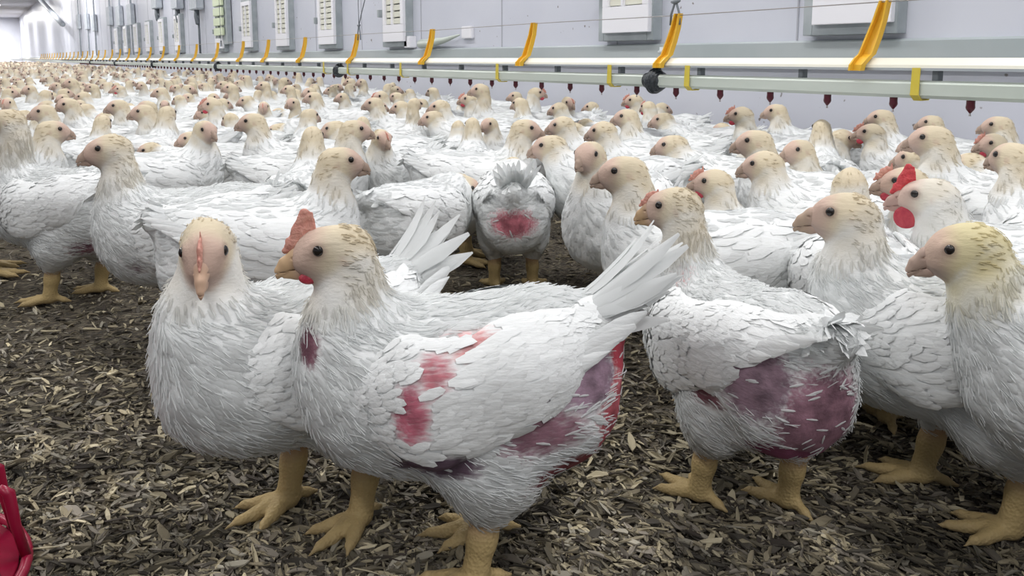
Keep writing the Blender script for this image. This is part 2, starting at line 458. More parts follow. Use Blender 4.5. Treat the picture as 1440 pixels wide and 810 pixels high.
    def eye_y(s):
        o = hm @ Vector((.0145, s * .08, .0085)); t = hm @ Vector((.0145, 0, .0085)); hit = bvh_b.ray_cast(o, (t - o).normalized())
        return max(.0215, min(.034, (hm.inverted() @ hit[0]).y * s - .0018)) if hit[0] is not None else .0252
    for s in (1, -1): parts.append(('eye', eye_mesh(), None, hm @ Matrix.Translation((.0145, s * eye_y(s), .0085))))
    # ---- legs
    for s in (1, -1):
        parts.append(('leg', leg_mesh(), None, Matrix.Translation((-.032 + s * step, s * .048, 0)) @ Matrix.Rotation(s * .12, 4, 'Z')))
    return dict(name=name, parts=parts, hp=hp, hyaw=hyaw)

_c = {}
FLOCKBEAK = (.40, .30, .24)
def beak_mesh(colr):
    k = ('beak', colr)
    if k in _c: return _c[k]
    P, lo, h = grid((-.002, -.022, -.04), (.085, .022, .02), .0016)
    up_ = chain(P, [(.020, 0, -.002), (.040, 0, -.003), (.057, 0, -.0095), (.066, 0, -.017), (.0695, 0, -.025)], [.0165, .0140, .0095, .0058, .0020], .006, .68)
    lw = chain(P, [(.020, 0, -.017), (.044, 0, -.0215), (.060, 0, -.0235)], [.0115, .0076, .0036], .006, .72)
    mouth = np.abs(P[2] + .0175 - 9.0 * (P[0] - .030) * (.062 - P[0]) * .55) - .0006
    d = smin(up_, lw, .002)
    d = np.maximum(d, -np.maximum(mouth, -(P[0] - .028)))
    for s in (-1, 1): d = np.maximum(d, -ell(P, (.046, s * .0088, -.001), (.0038, .003, .0015)))
    V, Q = snet(d, lo, h)
    c = np.array(colr); t = sst(V[:, 0], .03, .055)[:, None]
    T = np.array((.50, .36, .31))[None] * (1 - t) + c[None] * t
    V[:, 0] = .022 + (V[:, 0] - .022) * (.88 if colr != FLOCKBEAK else .82); V[:, 1:] *= .94
    _c[k] = mk_mesh('beak', V, Q, [M['beak']], np.c_[T, np.ones(len(T))]); return _c[k]
def comb_mesh(sz, m):
    k = ('comb', sz, m.name)
    if k in _c: return _c[k]
    P, lo, h = grid((-.02, -.008, -.01), (.07, .008, .075), .0016)
    hgt = .001 + .027 * sz; k_ = .55 + .45 * sz; teeth = sz < .9
    d = chain(P, [(.052, 0, .008), (.042, 0, .013 + hgt * .1), (.034, 0, .020 + hgt * .35), (.026, 0, .024 + hgt * (.95 if not teeth else .5))], [.0042 * k_, .0065 * k_, .0080 * k_, .0062 * k_], .006, .48)
    for i in range(4):
        t = i / 3; x = .045 - .026 * t; z = .012 + .013 * t
        d = smin(d, cone(P, (x, 0, z), (x + .003 - .004 * t, 0, z + hgt * ((.75 + .5 * t) if teeth else (.3 + .55 * t))), .0055 * k_, .0024 * k_, .45), .004)
    V, Q = snet(d, lo, h); _c[k] = mk_mesh('comb', V, Q, [m]); return _c[k]
def wattle_mesh(sz, m):
    k = ('wattle', sz, m.name)
    if k in _c: return _c[k]
    P, lo, h = grid((.0, -.022, -.065), (.06, .022, .0), .0018)
    d = None
    for s in (-1, 1):
        e = ell(P, (.030, s * .009, -.026 - .008 * sz), (.010 + .010 * sz, .0042, .006 + .014 * sz), .25)
        d = e if d is None else np.minimum(d, e)
    V, Q = snet(d, lo, h); _c[k] = mk_mesh('wattle', V, Q, [m]); return _c[k]
def eye_mesh():
    if 'eye' in _c: return _c['eye']
    P, lo, h = grid((-.008, -.008, -.008), (.008, .008, .008), .0016)
    V, Q = snet(ell(P, (0, 0, 0), (.0066, .0048, .0066)), lo, h); _c['eye'] = mk_mesh('eye', V, Q, [M['eye']]); return _c['eye']
def leg_mesh():
    if 'leg' in _c: return _c['leg']
    P, lo, h = grid((-.05, -.06, -.004), (.105, .06, .148), .0026)
    d = chain(P, [(-.006, 0, .128), (-.004, 0, .100), (.004, 0, .06), (.012, 0, .020)], [.0175, .0185, .0142, .0150], .012)
    for a, Ln in ((-32, .062), (2, .074), (34, .060)):
        c, s = math.cos(math.radians(a)), math.sin(math.radians(a)); o = (.012, 0)
        pt = lambda t, z: (o[0] + c * Ln * t, o[1] + s * Ln * t, z)
        d = smin(d, chain(P, [pt(0, .015), pt(.35, .0125), pt(.6, .009), pt(.85, .008)], [.011, .0085, .0078, .0062], .004), .006)
        d = smin(d, ell(P, pt(.45, .0125), (.009, .0075, .006)), .005)
        d = smin(d, cone(P, pt(.88, .009), pt(1.1, .0035), .0045, .0012), .003)
    d = smin(d, chain(P, [(.006, -.004, .018), (-.016, -.008, .009), (-.030, -.010, .005)], [.008, .006, .0025], .004), .008)
    V, Q = snet(d, lo, h)
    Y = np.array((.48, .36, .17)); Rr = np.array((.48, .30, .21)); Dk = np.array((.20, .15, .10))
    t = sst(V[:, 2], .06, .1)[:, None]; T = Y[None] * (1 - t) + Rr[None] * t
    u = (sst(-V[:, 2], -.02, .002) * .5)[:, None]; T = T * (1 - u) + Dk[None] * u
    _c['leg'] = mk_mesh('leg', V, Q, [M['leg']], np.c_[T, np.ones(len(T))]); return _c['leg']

def spawn(var, loc, heading, scale, label, cat='chicken', group=None, z=0.0, name='chicken'):
    e = bpy.data.objects.new(name, None); COL.objects.link(e); e.empty_display_size = .1
    e.location = (loc[0], loc[1], z); e.rotation_euler = (0, 0, heading); e.scale = (scale,) * 3
    tag(e, label, cat, group)
    made = {}
    for prt in var['parts']:
        nm, me, par = prt[:3]; mw = prt[3] if len(prt) > 3 else None
        made[nm] = link(nm, me, made[par] if par else e, mw)
    return e
def merged(var):
    """one mesh of a whole bird, for birds too far off to show their parts"""
    V, Fc, T, S, mi, mats = [], [], [], [], [], []
    for prt in var['parts']:
        me = prt[1]; mw = prt[3] if len(prt) > 3 else Matrix()
        mw = mw or Matrix(); o = len(V)
        V += [mw @ v.co for v in me.vertices]
        tt = me.color_attributes.get('tint'); ss = me.color_attributes.get('skin')
        T += [tuple(c.color) for c in tt.data] if tt else [(.8, .8, .8, 1)] * len(me.vertices)
        S += [tuple(c.color) for c in ss.data] if ss else [(0, 0, 0, 0)] * len(me.vertices)
        m = me.materials[0]
        if m not in mats: mats.append(m)
        for p in me.polygons: Fc.append(tuple(i + o for i in p.vertices)); mi.append(mats.index(m))
    return mk_mesh(var['name'] + '_whole', V, Fc, mats, T, S, True, mi)
# ------------------------------------------------------------------ the house
def box_me(name, lo, hi, m, bev=0.0):
    import bmesh
    bm = bmesh.new(); bmesh.ops.create_cube(bm, size=1)
    for v in bm.verts: v.co = Vector([lo[i] + (v.co[i] + .5) * (hi[i] - lo[i]) for i in range(3)])
    if bev: bmesh.ops.bevel(bm, geom=bm.edges[:], offset=bev, segments=2, affect='EDGES')
    me = bpy.data.meshes.new(name); bm.to_mesh(me); bm.free(); me.materials.append(m); return me
def tube_me(name, pts, r, m, seg=10, cap=True):
    pts = [Vector(p) for p in pts]; rs = r if isinstance(r, (list, tuple)) else [r] * len(pts)
    V, Fc = [], []; ref = None
    for i, p in enumerate(pts):
        t = (pts[min(i + 1, len(pts) - 1)] - pts[max(i - 1, 0)]).normalized()
        if ref is None: ref = Vector((0, 0, 1)) if abs(t.z) < .9 else Vector((1, 0, 0))
        a = (ref - t * ref.dot(t)).normalized(); b = t.cross(a); ref = a
        for k in range(seg):
            an = 2 * math.pi * k / seg; V.append(p + (a * math.cos(an) + b * math.sin(an)) * rs[i])
    for i in range(len(pts) - 1):
        for k in range(seg):
            k2 = (k + 1) % seg; Fc.append((i * seg + k, i * seg + k2, (i + 1) * seg + k2, (i + 1) * seg + k))
    if cap: Fc.append(tuple(range(seg))[::-1]); Fc.append(tuple((len(pts) - 1) * seg + k for k in range(seg)))
    return mk_mesh(name, V, Fc, [m])
def prism_me(name, prof, y0, y1, m):
    """profile in x,z drawn out along y"""
    n = len(prof); V = [(p[0], y0, p[1]) for p in prof] + [(p[0], y1, p[1]) for p in prof]
    Fc = [(i, (i + 1) % n, n + (i + 1) % n, n + i) for i in range(n)] + [tuple(range(n))[::-1], tuple(range(n, 2 * n))]
    return mk_mesh(name, V, Fc, [m], smooth=False)

M['wall'] = noisy('wall_panel', (.60, .62, .70), (.66, .68, .75), 1.2, .32, 0)
def wall_specks(m):
    b = m.node_tree.nodes['Principled BSDF']; src = b.inputs['Base Color'].links[0].from_socket
    tc = N(m, 'ShaderNodeTexCoord'); v = N(m, 'ShaderNodeTexNoise'); v.inputs['Scale'].default_value = 26; v.inputs['Detail'].default_value = 1
    L(m, tc.outputs['Object'], v.inputs['Vector'])
    r = N(m, 'ShaderNodeMapRange'); r.inputs['From Min'].default_value = .76; r.inputs['From Max'].default_value = .80
    L(m, v.outputs[0], r.inputs['Value'])
    mx = N(m, 'ShaderNodeMix', data_type='RGBA'); L(m, r.outputs[0], mx.inputs[0]); L(m, src, mx.inputs[6]); mx.inputs[7].default_value = (.22, .2, .2, 1)
    L(m, mx.outputs[2], b.inputs['Base Color'])
wall_specks(M['wall'])
M['band'] = noisy('plinth_panel', (.40, .45, .46), (.47, .51, .52), 2.0, .3, 0)
M['ceil'] = mat('ceiling_panel', (.78, .78, .84), .6)
M['frame'] = noisy('window_frame_hazy_grey', (.33, .37, .39), (.43, .47, .49), 9, .55, .1)  # frame grey lightened, distance haze put into the colour
M['wpanel'] = mat('window_panel_white', (.86, .86, .90), .4)
M['louvre'] = mat('louvre_cream', (.72, .72, .62), .5)
M['tray'] = noisy('rail_cream', (.78, .77, .66), (.84, .83, .73), 3, .35)
M['lip'] = mat('rail_grey_lip', (.33, .36, .38), .4, .4)
M['pipe'] = noisy('pipe_grey_white', (.50, .56, .50), (.60, .65, .60), 5, .35, 0, stretch=(1, .3, 1))
M['yellow'] = noisy('yellow_plastic', (.78, .44, .03), (.86, .52, .05), 8, .35)
M['yclip'] = noisy('yellow_clip_plastic', (.62, .50, .06), (.70, .56, .08), 8, .4)
M['nip'] = mat('nipple_crimson', (.085, .008, .018), .3)
M['steel'] = mat('steel_pin', (.35, .33, .32), .35, .8)
M['black'] = noisy('black_rubber', (.012, .016, .02), (.04, .05, .06), 60, .4, .8)
M['cord'] = mat('grey_cord', (.16, .18, .20), .6)
M['zinc'] = noisy('galvanised_hazy_grey', (.44, .48, .53), (.54, .58, .62), 12, .45)  # grey made paler to stand in for haze along the far wall
M['red'] = mat('feeder_crimson', (.26, .004, .032), .35)

def floor_mat():
    m = mat('litter_floor', (.1, .08, .06), .9); b = m.node_tree.nodes['Principled BSDF']
    tc = N(m, 'ShaderNodeTexCoord'); v = N(m, 'ShaderNodeTexVoronoi'); v.inputs['Scale'].default_value = 95
    mp = N(m, 'ShaderNodeMapping'); mp.inputs['Scale'].default_value = (1, 1.9, 1); mp.inputs['Rotation'].default_value = (0, 0, .6)
    nz = N(m, 'ShaderNodeTexNoise'); nz.inputs['Scale'].default_value = 14; nz.inputs['Detail'].default_value = 6
    L(m, tc.outputs['Object'], mp.inputs[0]); L(m, tc.outputs['Object'], nz.inputs['Vector'])
    ad = N(m, 'ShaderNodeVectorMath', operation='MULTIPLY_ADD'); ad.inputs[1].default_value = (.05, .05, .05)
    L(m, nz.outputs['Color'], ad.inputs[0]); L(m, mp.outputs[0], ad.inputs[2]); L(m, ad.outputs[0], v.inputs['Vector'])
    r = N(m, 'ShaderNodeValToRGB'); e = r.color_ramp.elements
    e[0].position = 0; e[0].color = (.030, .027, .022, 1); e[1].position = 1; e[1].color = (.28, .26, .19, 1)
    e.new(.45).color = (.075, .06, .042, 1); e.new(.75).color = (.15, .125, .085, 1)
    L(m, v.outputs['Color'], r.inputs[0]); L(m, r.outputs[0], b.inputs['Base Color'])
    bp = N(m, 'ShaderNodeBump'); bp.inputs['Strength'].default_value = .9; bp.inputs['Distance'].default_value = .012
    L(m, v.outputs['Distance'], bp.inputs['Height']); L(m, bp.outputs[0], b.inputs['Normal'])
    return m
M['floor'] = floor_mat()
def struct(name, me):
    o = link(name, me); o['kind'] = 'structure'; return o
# floor: gently lumpy in front, flat beyond
xs = np.concatenate([np.linspace(-6, -.6, 8), np.arange(-.55, WALL_X, .035), [WALL_X + .02]])
ys = np.concatenate([np.linspace(-5, -.1, 8), np.arange(0, 3.2, .035), np.linspace(3.4, 66, 40)])
V = []; nx, ny = len(xs), len(ys)
def floor_z(x, y):
    if -.55 < x and 0 < y < 3.2: return -.004 + .007 * noise.noise(Vector((x * 7, y * 7, 0))) + .004 * noise.noise(Vector((x * 22, y * 22, 3)))
    return -.004
for y in ys:
    for x in xs: V.append((x, y, floor_z(x, y)))
Q = np.array([(j * nx + i, j * nx + i + 1, (j + 1) * nx + i + 1, (j + 1) * nx + i) for j in range(ny - 1) for i in range(nx - 1)])
struct('floor', mk_mesh('floor', V, Q, [M['floor']]))
struct('wall_right', box_me('wall_right', (WALL_X, -5, -.05), (WALL_X + .1, 66, CEIL + .05), M['wall']))
struct('wall_far', box_me('wall_far', (-6, 66, -.05), (WALL_X + .1, 66.1, CEIL + .05), M['wall']))
struct('ceiling', box_me('ceiling', (-6, -5, CEIL), (WALL_X, 66, CEIL + .08), M['ceil']))
bh = H + (82 - 53) * 2.86 / F                       # upper edge of the plinth panel
zb = on_plane_x(1430, 100, WALL_X).z
struct('trim_1', prism_me('plinth', [(WALL_X - .03, zb), (WALL_X, zb), (WALL_X, bh), (WALL_X - .018, bh), (WALL_X - .03, bh - .008)], -5, 66, M['band']))
M['joint'] = mat('panel_joint', (.42, .43, .48), .5)
k = 0
for yj in [1.1 + 1.15 * i for i in range(30)]:
    k += 1; struct('trim_%d' % (k + 1), box_me('joint', (WALL_X - .003, yj - .004, bh), (WALL_X, yj + .004, CEIL), M['joint']))

# windows in the long wall: grey frame box, white lower panel, two louvred lights
def window(n, y0, y1, z0):
    e = bpy.data.objects.new('window_%d' % n, None); COL.objects.link(e); e['kind'] = 'structure'; e.location = (WALL_X, (y0 + y1) / 2, z0)
    w = (y1 - y0); hgt = .62; t = .045
    import bmesh
    def part(nm, boxes, m, par=None):
        V, Fc = [], []
        for (a, b_) in boxes:
            me = box_me('t', a, b_, m, .002); o = len(V); V += [v.co.copy() for v in me.vertices]; Fc += [tuple(i + o for i in p.vertices) for p in me.polygons]; bpy.data.meshes.remove(me)
        return link(nm, mk_mesh(nm, V, Fc, [m], smooth=False), par or e)
    hw = w / 2
    part('window_frame', [((-.06, -hw, 0), (0, -hw + t, hgt)), ((-.06, hw - t, 0), (0, hw, hgt)), ((-.06, -hw + t, 0), (0, hw - t, t)), ((-.06, -hw + t, hgt - t), (0, hw - t, hgt))], M['frame'])
    sh = part('shutter', [((-.085, -hw + .012, t * .9), (-.045, hw - t * 1.3, t + .13)), ((-.085, -hw + .012, t + .13), (-.045, -hw + .06, hgt - .03)),
                     ((-.085, hw - t * 1.3 - .045, t + .13), (-.045, hw - t * 1.3, hgt - .03)), ((-.085, -hw + .06, hgt - .08), (-.045, hw - t * 1.3 - .045, hgt - .03)),
                     ((-.085, -.012, t + .13), (-.045, .008, hgt - .08))], M['wpanel'])
    part('louvre', [((-.07, -hw + .06, t + .135 + i * .052), (-.055, hw - t * 1.3 - .045, t + .178 + i * .052)) for i in range(8)], M['louvre'], sh)
    part('latch', [((-.1, hw - .02, .24), (-.06, hw + .012, .30))], M['frame'])
wz = H + (82 - 50) * on_plane_x(1200, 48, WALL_X).length / F * .93
WZ = on_plane_x(1205, 49, WALL_X).z
wins = [(1140, 1272), (853, 930), (548, 582), (457, 483), (397, 416)]
n = 0; ylist = []
for a, b_ in wins:
    n += 1; y1, y0 = line_y(a, WALL_X), line_y(b_, WALL_X); ylist.append((y0, y1)); window(n, y0, y1, WZ)
step = ylist[4][0] - ylist[3][0]; wd = ylist[4][1] - ylist[4][0]; yy = ylist[4][0]
for i in range(9):
    yy += step; n += 1
    if i == 2: continue
    window(n, yy, yy + wd, WZ)

# grey deflector scoop bolted below the third window, and the tap above the rail
def on_wall(px, py, off=.0): return on_plane_x(px, py, WALL_X - off)
a = on_wall(592, 62, .05); b_ = on_wall(646, 49, .05)
scp = tube_me('scoop', [a, a.lerp(b_, .3) + Vector((0, 0, -.012)), a.lerp(b_, .65) + Vector((0, 0, -.012)), b_], [.035, .033, .02, .006], M['pipe'], 12)
e = tag(link('air_deflector', scp), 'tapering white-grey plastic deflector fixed low on the wall right of the third window', 'deflector')
c = on_wall(577, 59, .03); link('bracket', box_me('bracket', c + Vector((-.03, -.05, -.045)), c + Vector((.03, .05, .045)), M['wpanel'], .004), e)
c = on_wall(660, 46, .0); tag(link('wall_socket', box_me('wall_socket', c + Vector((-.025, -.07, -.04)), c + Vector((0, .07, .045)), M['wpanel'], .004)), 'white square box on the wall right of the tapering deflector', 'wall box')

# vertical conduits with junction boxes along the far wall
far = [(113, 30, 18), (125, 30, 18), (135, 32, 18), (157, 22, 30), (171, 22, 28), (187, 20, 28)]
for i, (px, pyt, hh) in enumerate(far):
    p = on_wall(px, 60, .04); q = on_wall(px, 60 - 0, .04)
    e = bpy.data.objects.new('wall_conduit', None); COL.objects.link(e); e.location = (p.x, p.y, 0)
    tag(e, 'grey vertical conduit with a junction box on the far stretch of the long wall', 'conduit', 'conduits on the far wall')
    link('pipe', tube_me('pipe', [(0, 0, bh), (0, 0, CEIL)], (.022), M['zinc'], 8), e)
    zc = on_wall(px, pyt, .04).z
    link('junction_box', box_me('box', (-.05, -.28, zc - .22), (.03, .28, zc + .22), M['zinc'], .01), e)
near = [(224, 12), (253, 14), (280, 12)]
for i, (px, pyt) in enumerate(near):
    p = on_wall(px, 40, .04); e = bpy.data.objects.new('wall_winch', None); COL.objects.link(e); e.location = (p.x, p.y, 0)
    tag(e, 'grey winch box on a dark rod against the long wall, %s of three' % ('leftmost', 'middle', 'rightmost')[i], 'winch', 'winches on the long wall')
    zc = on_wall(px, 4, .04).z
    link('rod', tube_me('rod', [(0, 0, bh), (0, 0, zc - .1)], .016, M['cord'], 8), e)
    link('housing', box_me('box', (-.08, -.26, zc - .1), (.03, .22, zc + .5), M['zinc'], .015), e)
    link('crank', tube_me('crank', [(-.03, .0, zc - .1), (-.03, .02, zc - .2), (-.03, -.06, zc - .3)], .03, M['cord'], 8), e)
p = on_wall(313, 40, .05); zc = on_wall(313, 50, .05).z
e = bpy.data.objects.new('strip_curtain_door', None); COL.objects.link(e); e.location = (p.x, p.y, 0)
tag(e, 'tall narrow greenish white louvred flap in a grey frame, above the fourth black coupling', 'flap')
link('frame', box_me('f', (-.02, -.32, zc - .12), (.04, .32, CEIL - .3), M['frame'], .004), e)
M['gl'] = mat('pale_green_slats', (.70, .78, .55), .4)
for i in range(16):
    z = zc + i * .13
    link('slat', box_me('s', (-.06, -.22, z), (-.03, .24, z + .1), M['gl'], .004), e)
# slanting brace at the far end
p1 = on_wall(57, 0, .3); p2 = on_wall(88, 34, .3)
tag(link('roof_brace', tube_me('brace', [p1 + (p1 - p2) * .0, p2], .09, M['zinc'], 8)), 'dark slanting brace high on the far end of the long wall', 'brace')

# ------------------------------------------------------------------ the drinking line
LY0, LY1 = .6, 60.0
zt = on_plane_x(1430, 85, LINE_X).z; zl = on_plane_x(1430, 101, LINE_X).z
pc = on_plane_x(1430, 130, LINE_X).z; pr = abs(on_plane_x(1430, 115.5, LINE_X).z - on_plane_x(1430, 145, LINE_X).z) / 2
line = bpy.data.objects.new('drinker_line', None); COL.objects.link(line); line.location = (LINE_X, LY0, 0)
tag(line, 'long nipple drinking line hung along the wall: cream rail over a grey-white pipe', 'drinking line')
loc = Matrix.Translation((-LINE_X, -LY0, 0))
def lpart(nm, me, par=None):
    return link(nm, me, par or line, loc if par is None else None)
X = LINE_X
lpart('rail', prism_me('rail', [(X - .022, zl + .006), (X + .02, zl + .010), (X + .006, zt + .006), (X - .004, zt + .006), (X - .020, zl + .014)], LY0, LY1, M['tray']))
lpart('rail_lip', prism_me('lip', [(X - .024, zl), (X + .02, zl), (X + .02, zl + .010), (X - .0225, zl + .0065)], LY0, LY1, M['lip']))
q = pr * .93; bvl = pr * .35
lpart('water_pipe', prism_me('pipe', [(X - q, pc - q + bvl), (X - q + bvl, pc - q), (X + q - bvl, pc - q), (X + q, pc - q + bvl), (X + q, pc + q - bvl), (X + q - bvl, pc + q), (X - q + bvl, pc + q), (X - q, pc + q - bvl)], LY0, LY1, M['pipe']))
nip_px = [1370, 1258, 1164, 1084, 1014, 952]
y_a = line_y(1370, X); y_b = line_y(952, X); dN = (y_b - y_a) / 5
import bmesh
def nipple_meshes():
    P, lo, h = grid((-.014, -.014, -.05), (.014, .014, .004), .0016)
    d = chain(P, [(0, 0, 0), (0, 0, -.018), (0, 0, -.027)], [.0098, .0098, .0045], .003)
    d = np.maximum(d, P[2]); V, Qd = snet(d, lo, h); a = mk_mesh('nipple_body', V, Qd, [M['nip']])
    return a, tube_me('nipple_pin', [(0, 0, -.024), (0, 0, -.036), (0, 0, -.038)], [.0022, .0022, .0036], M['steel'], 8)
nb_, np_ = nipple_meshes()
for i in range(-1, 99):
    y = y_a + dN * i
    if y > LY1: break
    o = link('nipple', nb_, line, Matrix.Translation((0, y - LY0, pc - q)))
    if i < 40: link('pin', np_, o)
for i in range(-1, 60):                             # saddles between rail and pipe
    y = line_y(1320, X) + dN * 2 * i
    if y > 40: break
    link('saddle', box_me('saddle', (-.010, -.008, 0), (.012, .008, zl - pc - q + .002), M['cord'], .001), line, Matrix.Translation((0, y - LY0, pc + q - .001)))
def clip_me():
    r = q + .003; V = []
    prof = [(-r, zl - pc + .004), (-r - .001, -r * .5), (-r * .4, -r), (r * .7, -r), (r, -r * .6), (r, r * .5)]
    pts = [(p[0], p[1]) for p in prof]; W2 = .011; th = .0035
    V, Fc = [], []
    for j, yv in enumerate((-W2, W2)):
        for p in pts: V.append((p[0], yv, p[1]))
        for p in pts:
            l = math.hypot(*p); V.append((p[0] * (1 + th / l), yv, p[1] * (1 + th / l)))
    n = len(pts)
    for i in range(n - 1):
        a0, a1, o0, o1 = i, i + 1, n + i, n + i + 1; b0 = 2 * n
        Fc += [(o0, o1, b0 + o1, b0 + o0), (a0, b0 + a0, b0 + a1, a1), (a0, a1, o1, o0), (b0 + a0, b0 + o0, b0 + o1, b0 + a1)]
    Fc += [(0, n, 3 * n, 2 * n), (n - 1, 3 * n - 1, 4 * n - 1, 2 * n - 1)]
    return mk_mesh('clip', V, Fc, [M['yclip']], smooth=False)
cm = clip_me()
for px in (1298, 975, 865, 706, 569, 494, 460):
    link('clip', cm, line, Matrix.Translation((0, line_y(px, X) - LY0, pc)))
# yellow hanging arms
def hanger_me():
    hh = .150; V, Fc = [], []
    secs = [(-.020, zl - H + .0, .010, .004), (-.012, zt - H + .012, .014, .007), (.010, zt - H + .03, .013, .009), (.012, .05, .012, .009), (.013, .10, .010, .009), (.014, hh, .008, .009)]
    # C-channel arm: a web with two flanges, swept up from a foot that grips the rail
    out = []
    path = [(-.036, zl - H - .002), (-.036, zl - H + .014), (-.020, zt - H + .006), (-.006, zt - H + .016), (.004, .055), (.012, .10), (.014, hh)]
    wds = [.018, .019, .020, .020, .019, .016, .012]
    for (x, z), w in zip(path, wds):
        for (dx, dy) in ((-.018, -w), (-.018, -w + .005), (-.003, -w + .005), (-.003, w - .005), (-.018, w - .005), (-.018, w), (.002, w), (.002, -w)):
            V.append((x + dx + .008, dy + .012 - .040 * max(0, z - (zl - H)) / (hh - zl + H), z))
    n = 8
    for i in range(len(path) - 1):
        for k in range(n):
            k2 = (k + 1) % n; Fc.append((i * n + k, i * n + k2, (i + 1) * n + k2, (i + 1) * n + k))
    Fc.append(tuple(range(n))[::-1]); Fc.append(tuple((len(path) - 1) * n + k for k in range(n)))
    me = mk_mesh('hanger', V, Fc, [M['yellow']], smooth=False); return me
hm_ = hanger_me()
hpx = [1222, 940, 742, 602, 498, 426, 375, 340]
hy_ = [line_y(p, X) for p in hpx]; dh = (hy_[-1] - hy_[2]) / 5
hy_ += [hy_[-1] + dh * (i + 1) for i in range(28)]
for i, y in enumerate(hy_):
    tag(link('rail_hanger', hm_, None, Matrix.Translation((X, y, H))),
        ('yellow plastic hanger on the rail, %s from the right edge of the photo' % ('largest, first', 'second', 'third', 'fourth', 'fifth', 'sixth', 'seventh', 'eighth')[i]) if i < 8
        else 'tiny yellow plastic hanger on the far part of the rail', 'hanger', 'yellow rail hangers')
# steel wire threaded over the hangers
zw = on_plane_x(955, 20, X).z
tag(link('guard_wire', tube_me('wire', [(X + .012, LY0, zw)] + [(X + .012, y, zw - .003 * (i % 2)) for i, y in enumerate(hy_) if y > LY0] , .0016, M['steel'], 6)), 'thin steel wire stretched over the yellow hangers', 'wire')
# suspension cords with a Y bridle
for i, (px, lab) in enumerate([(944, 'grey suspension cord with a forked knot over the second yellow hanger'), (503, 'grey suspension cord with forked knot and a stray end over the fifth hanger'), (310, 'thin suspension cord dropping to the rail by the fourth black coupling')]):
    y = line_y(px, X); zk = on_plane_x(px, (3, 36, 58)[i], X).z; zh = H + .147
    e = bpy.data.objects.new('suspension_cord', None); COL.objects.link(e); e.location = (X + .013, y, 0)
    tag(e, lab, 'cord')
    link('cord', tube_me('cord', [(0, 0, zk), (0, 0, CEIL)], .0022 if i else .003, M['cord'], 6), e)
    link('bridle', tube_me('bridle', [(0, -.022, zh - .035), (0, -.020, zh), (0, -.003, zk), (0, .003, zk), (0, .020, zh), (0, .022, zh - .035)], .004, M['cord'], 6), e)
    link('knot', tube_me('knot', [(0, -.02, zk + .004), (0, 0, zk), (0, .02, zk + .002)], [.004, .009, .004], M['cord'], 8), e)
    if i == 1: link('loose_end', tube_me('loose', [(0, 0, zk), (-.02, -.10, zk + .08), (-.03, -.19, zk + .17)], .003, M['cord'], 6), e)
# black couplings where pipe lengths meet
for i, (px, lab) in enumerate([(920, 'big black rubber coupling bulging round the pipe by the second yellow hanger'), (476, 'black coupling on the pipe left of the fifth yellow hanger'),
                               (306, 'black coupling on the pipe, third from the right'), (216, 'black coupling on the pipe, fourth from the right'), (163, 'small black coupling on the far pipe, fifth from the right'), (128, 'tiny black coupling on the farthest visible pipe')]):
    y = line_y(px, X)
    P, lo, h = grid((-.05, -.05, -.055), (.05, .05, .05), .0025)
    d = smin(cone(P, (0, -.020, 0), (0, .022, 0), .036, .028), ell(P, (-.004, -.008, -.004), (.040, .026, .042)), .01)
    d = smin(d, cone(P, (0, -.0, .03), (0, -.03, .042), .012, .006), .01)
    d = d + .0014 * np.sin(P[1] * 520)
    V, Qd = snet(d, lo, h)
    tag(link('pipe_coupling', mk_mesh('coupling', V, Qd, [M['black']]), None, Matrix.Translation((X, y, pc))), lab, 'coupling', 'black pipe couplings')
y = line_y(926, X)
e = tag(link('pressure_regulator', tube_me('reg', [(X + .02, y, zt), (X + .02, y, zt + .018), (X + .02, y, zt + .020), (X + .02, y, zt + .030), (X + .02, y, zt + .032), (X + .02, y, zt + .044)], [.008, .009, .017, .018, .012, .012], M['zinc'], 14)), 'small grey regulator knob on the rail over the big black coupling', 'regulator')
# red feeder grille reaching in at the left edge
gp = on_height(-16, 862, 0); gx, gy = gp.x, gp.y
fe = bpy.data.objects.new('pan_feeder', None); COL.objects.link(fe)
fd = (RT * -1); fe.location = (gx + fd.x * .16, gy + fd.y * .16, 0)
tag(fe, 'crimson plastic feeder grille just reaching in at the bottom left', 'feeder')
R0 = .165
for k in range(14):
    an = math.atan2(-fd.y, -fd.x) + k * 2 * math.pi / 14 + .02
    c, s = math.cos(an), math.sin(an)
    link('grille_bar', tube_me('bar', [(c * (R0 + .008), s * (R0 + .008), .008), (c * R0, s * R0, .05), (c * (R0 - .004), s * (R0 - .004), .090), (c * (R0 - .012), s * (R0 - .012), .098)], [.0055, .0055, .0065, .004], M['red'], 10), fe)
def torus_pts(r, z, n=48): return [(r * math.cos(2 * math.pi * i / n), r * math.sin(2 * math.pi * i / n), z) for i in range(n + 1)]
link('pan_rim', tube_me('rim', torus_pts(R0 + .008, .010), .006, M['red'], 8, False), fe)
link('drop_tube', tube_me('tube', [(0, 0, .06), (0, 0, .3)], .035, M['red'], 20), fe)
link('pan', tube_me('pan', [(0, 0, .0), (0, 0, .012), (0, 0, .03), (0, 0, .06)], [R0, R0, .10, .036], M['red'], 40), fe)

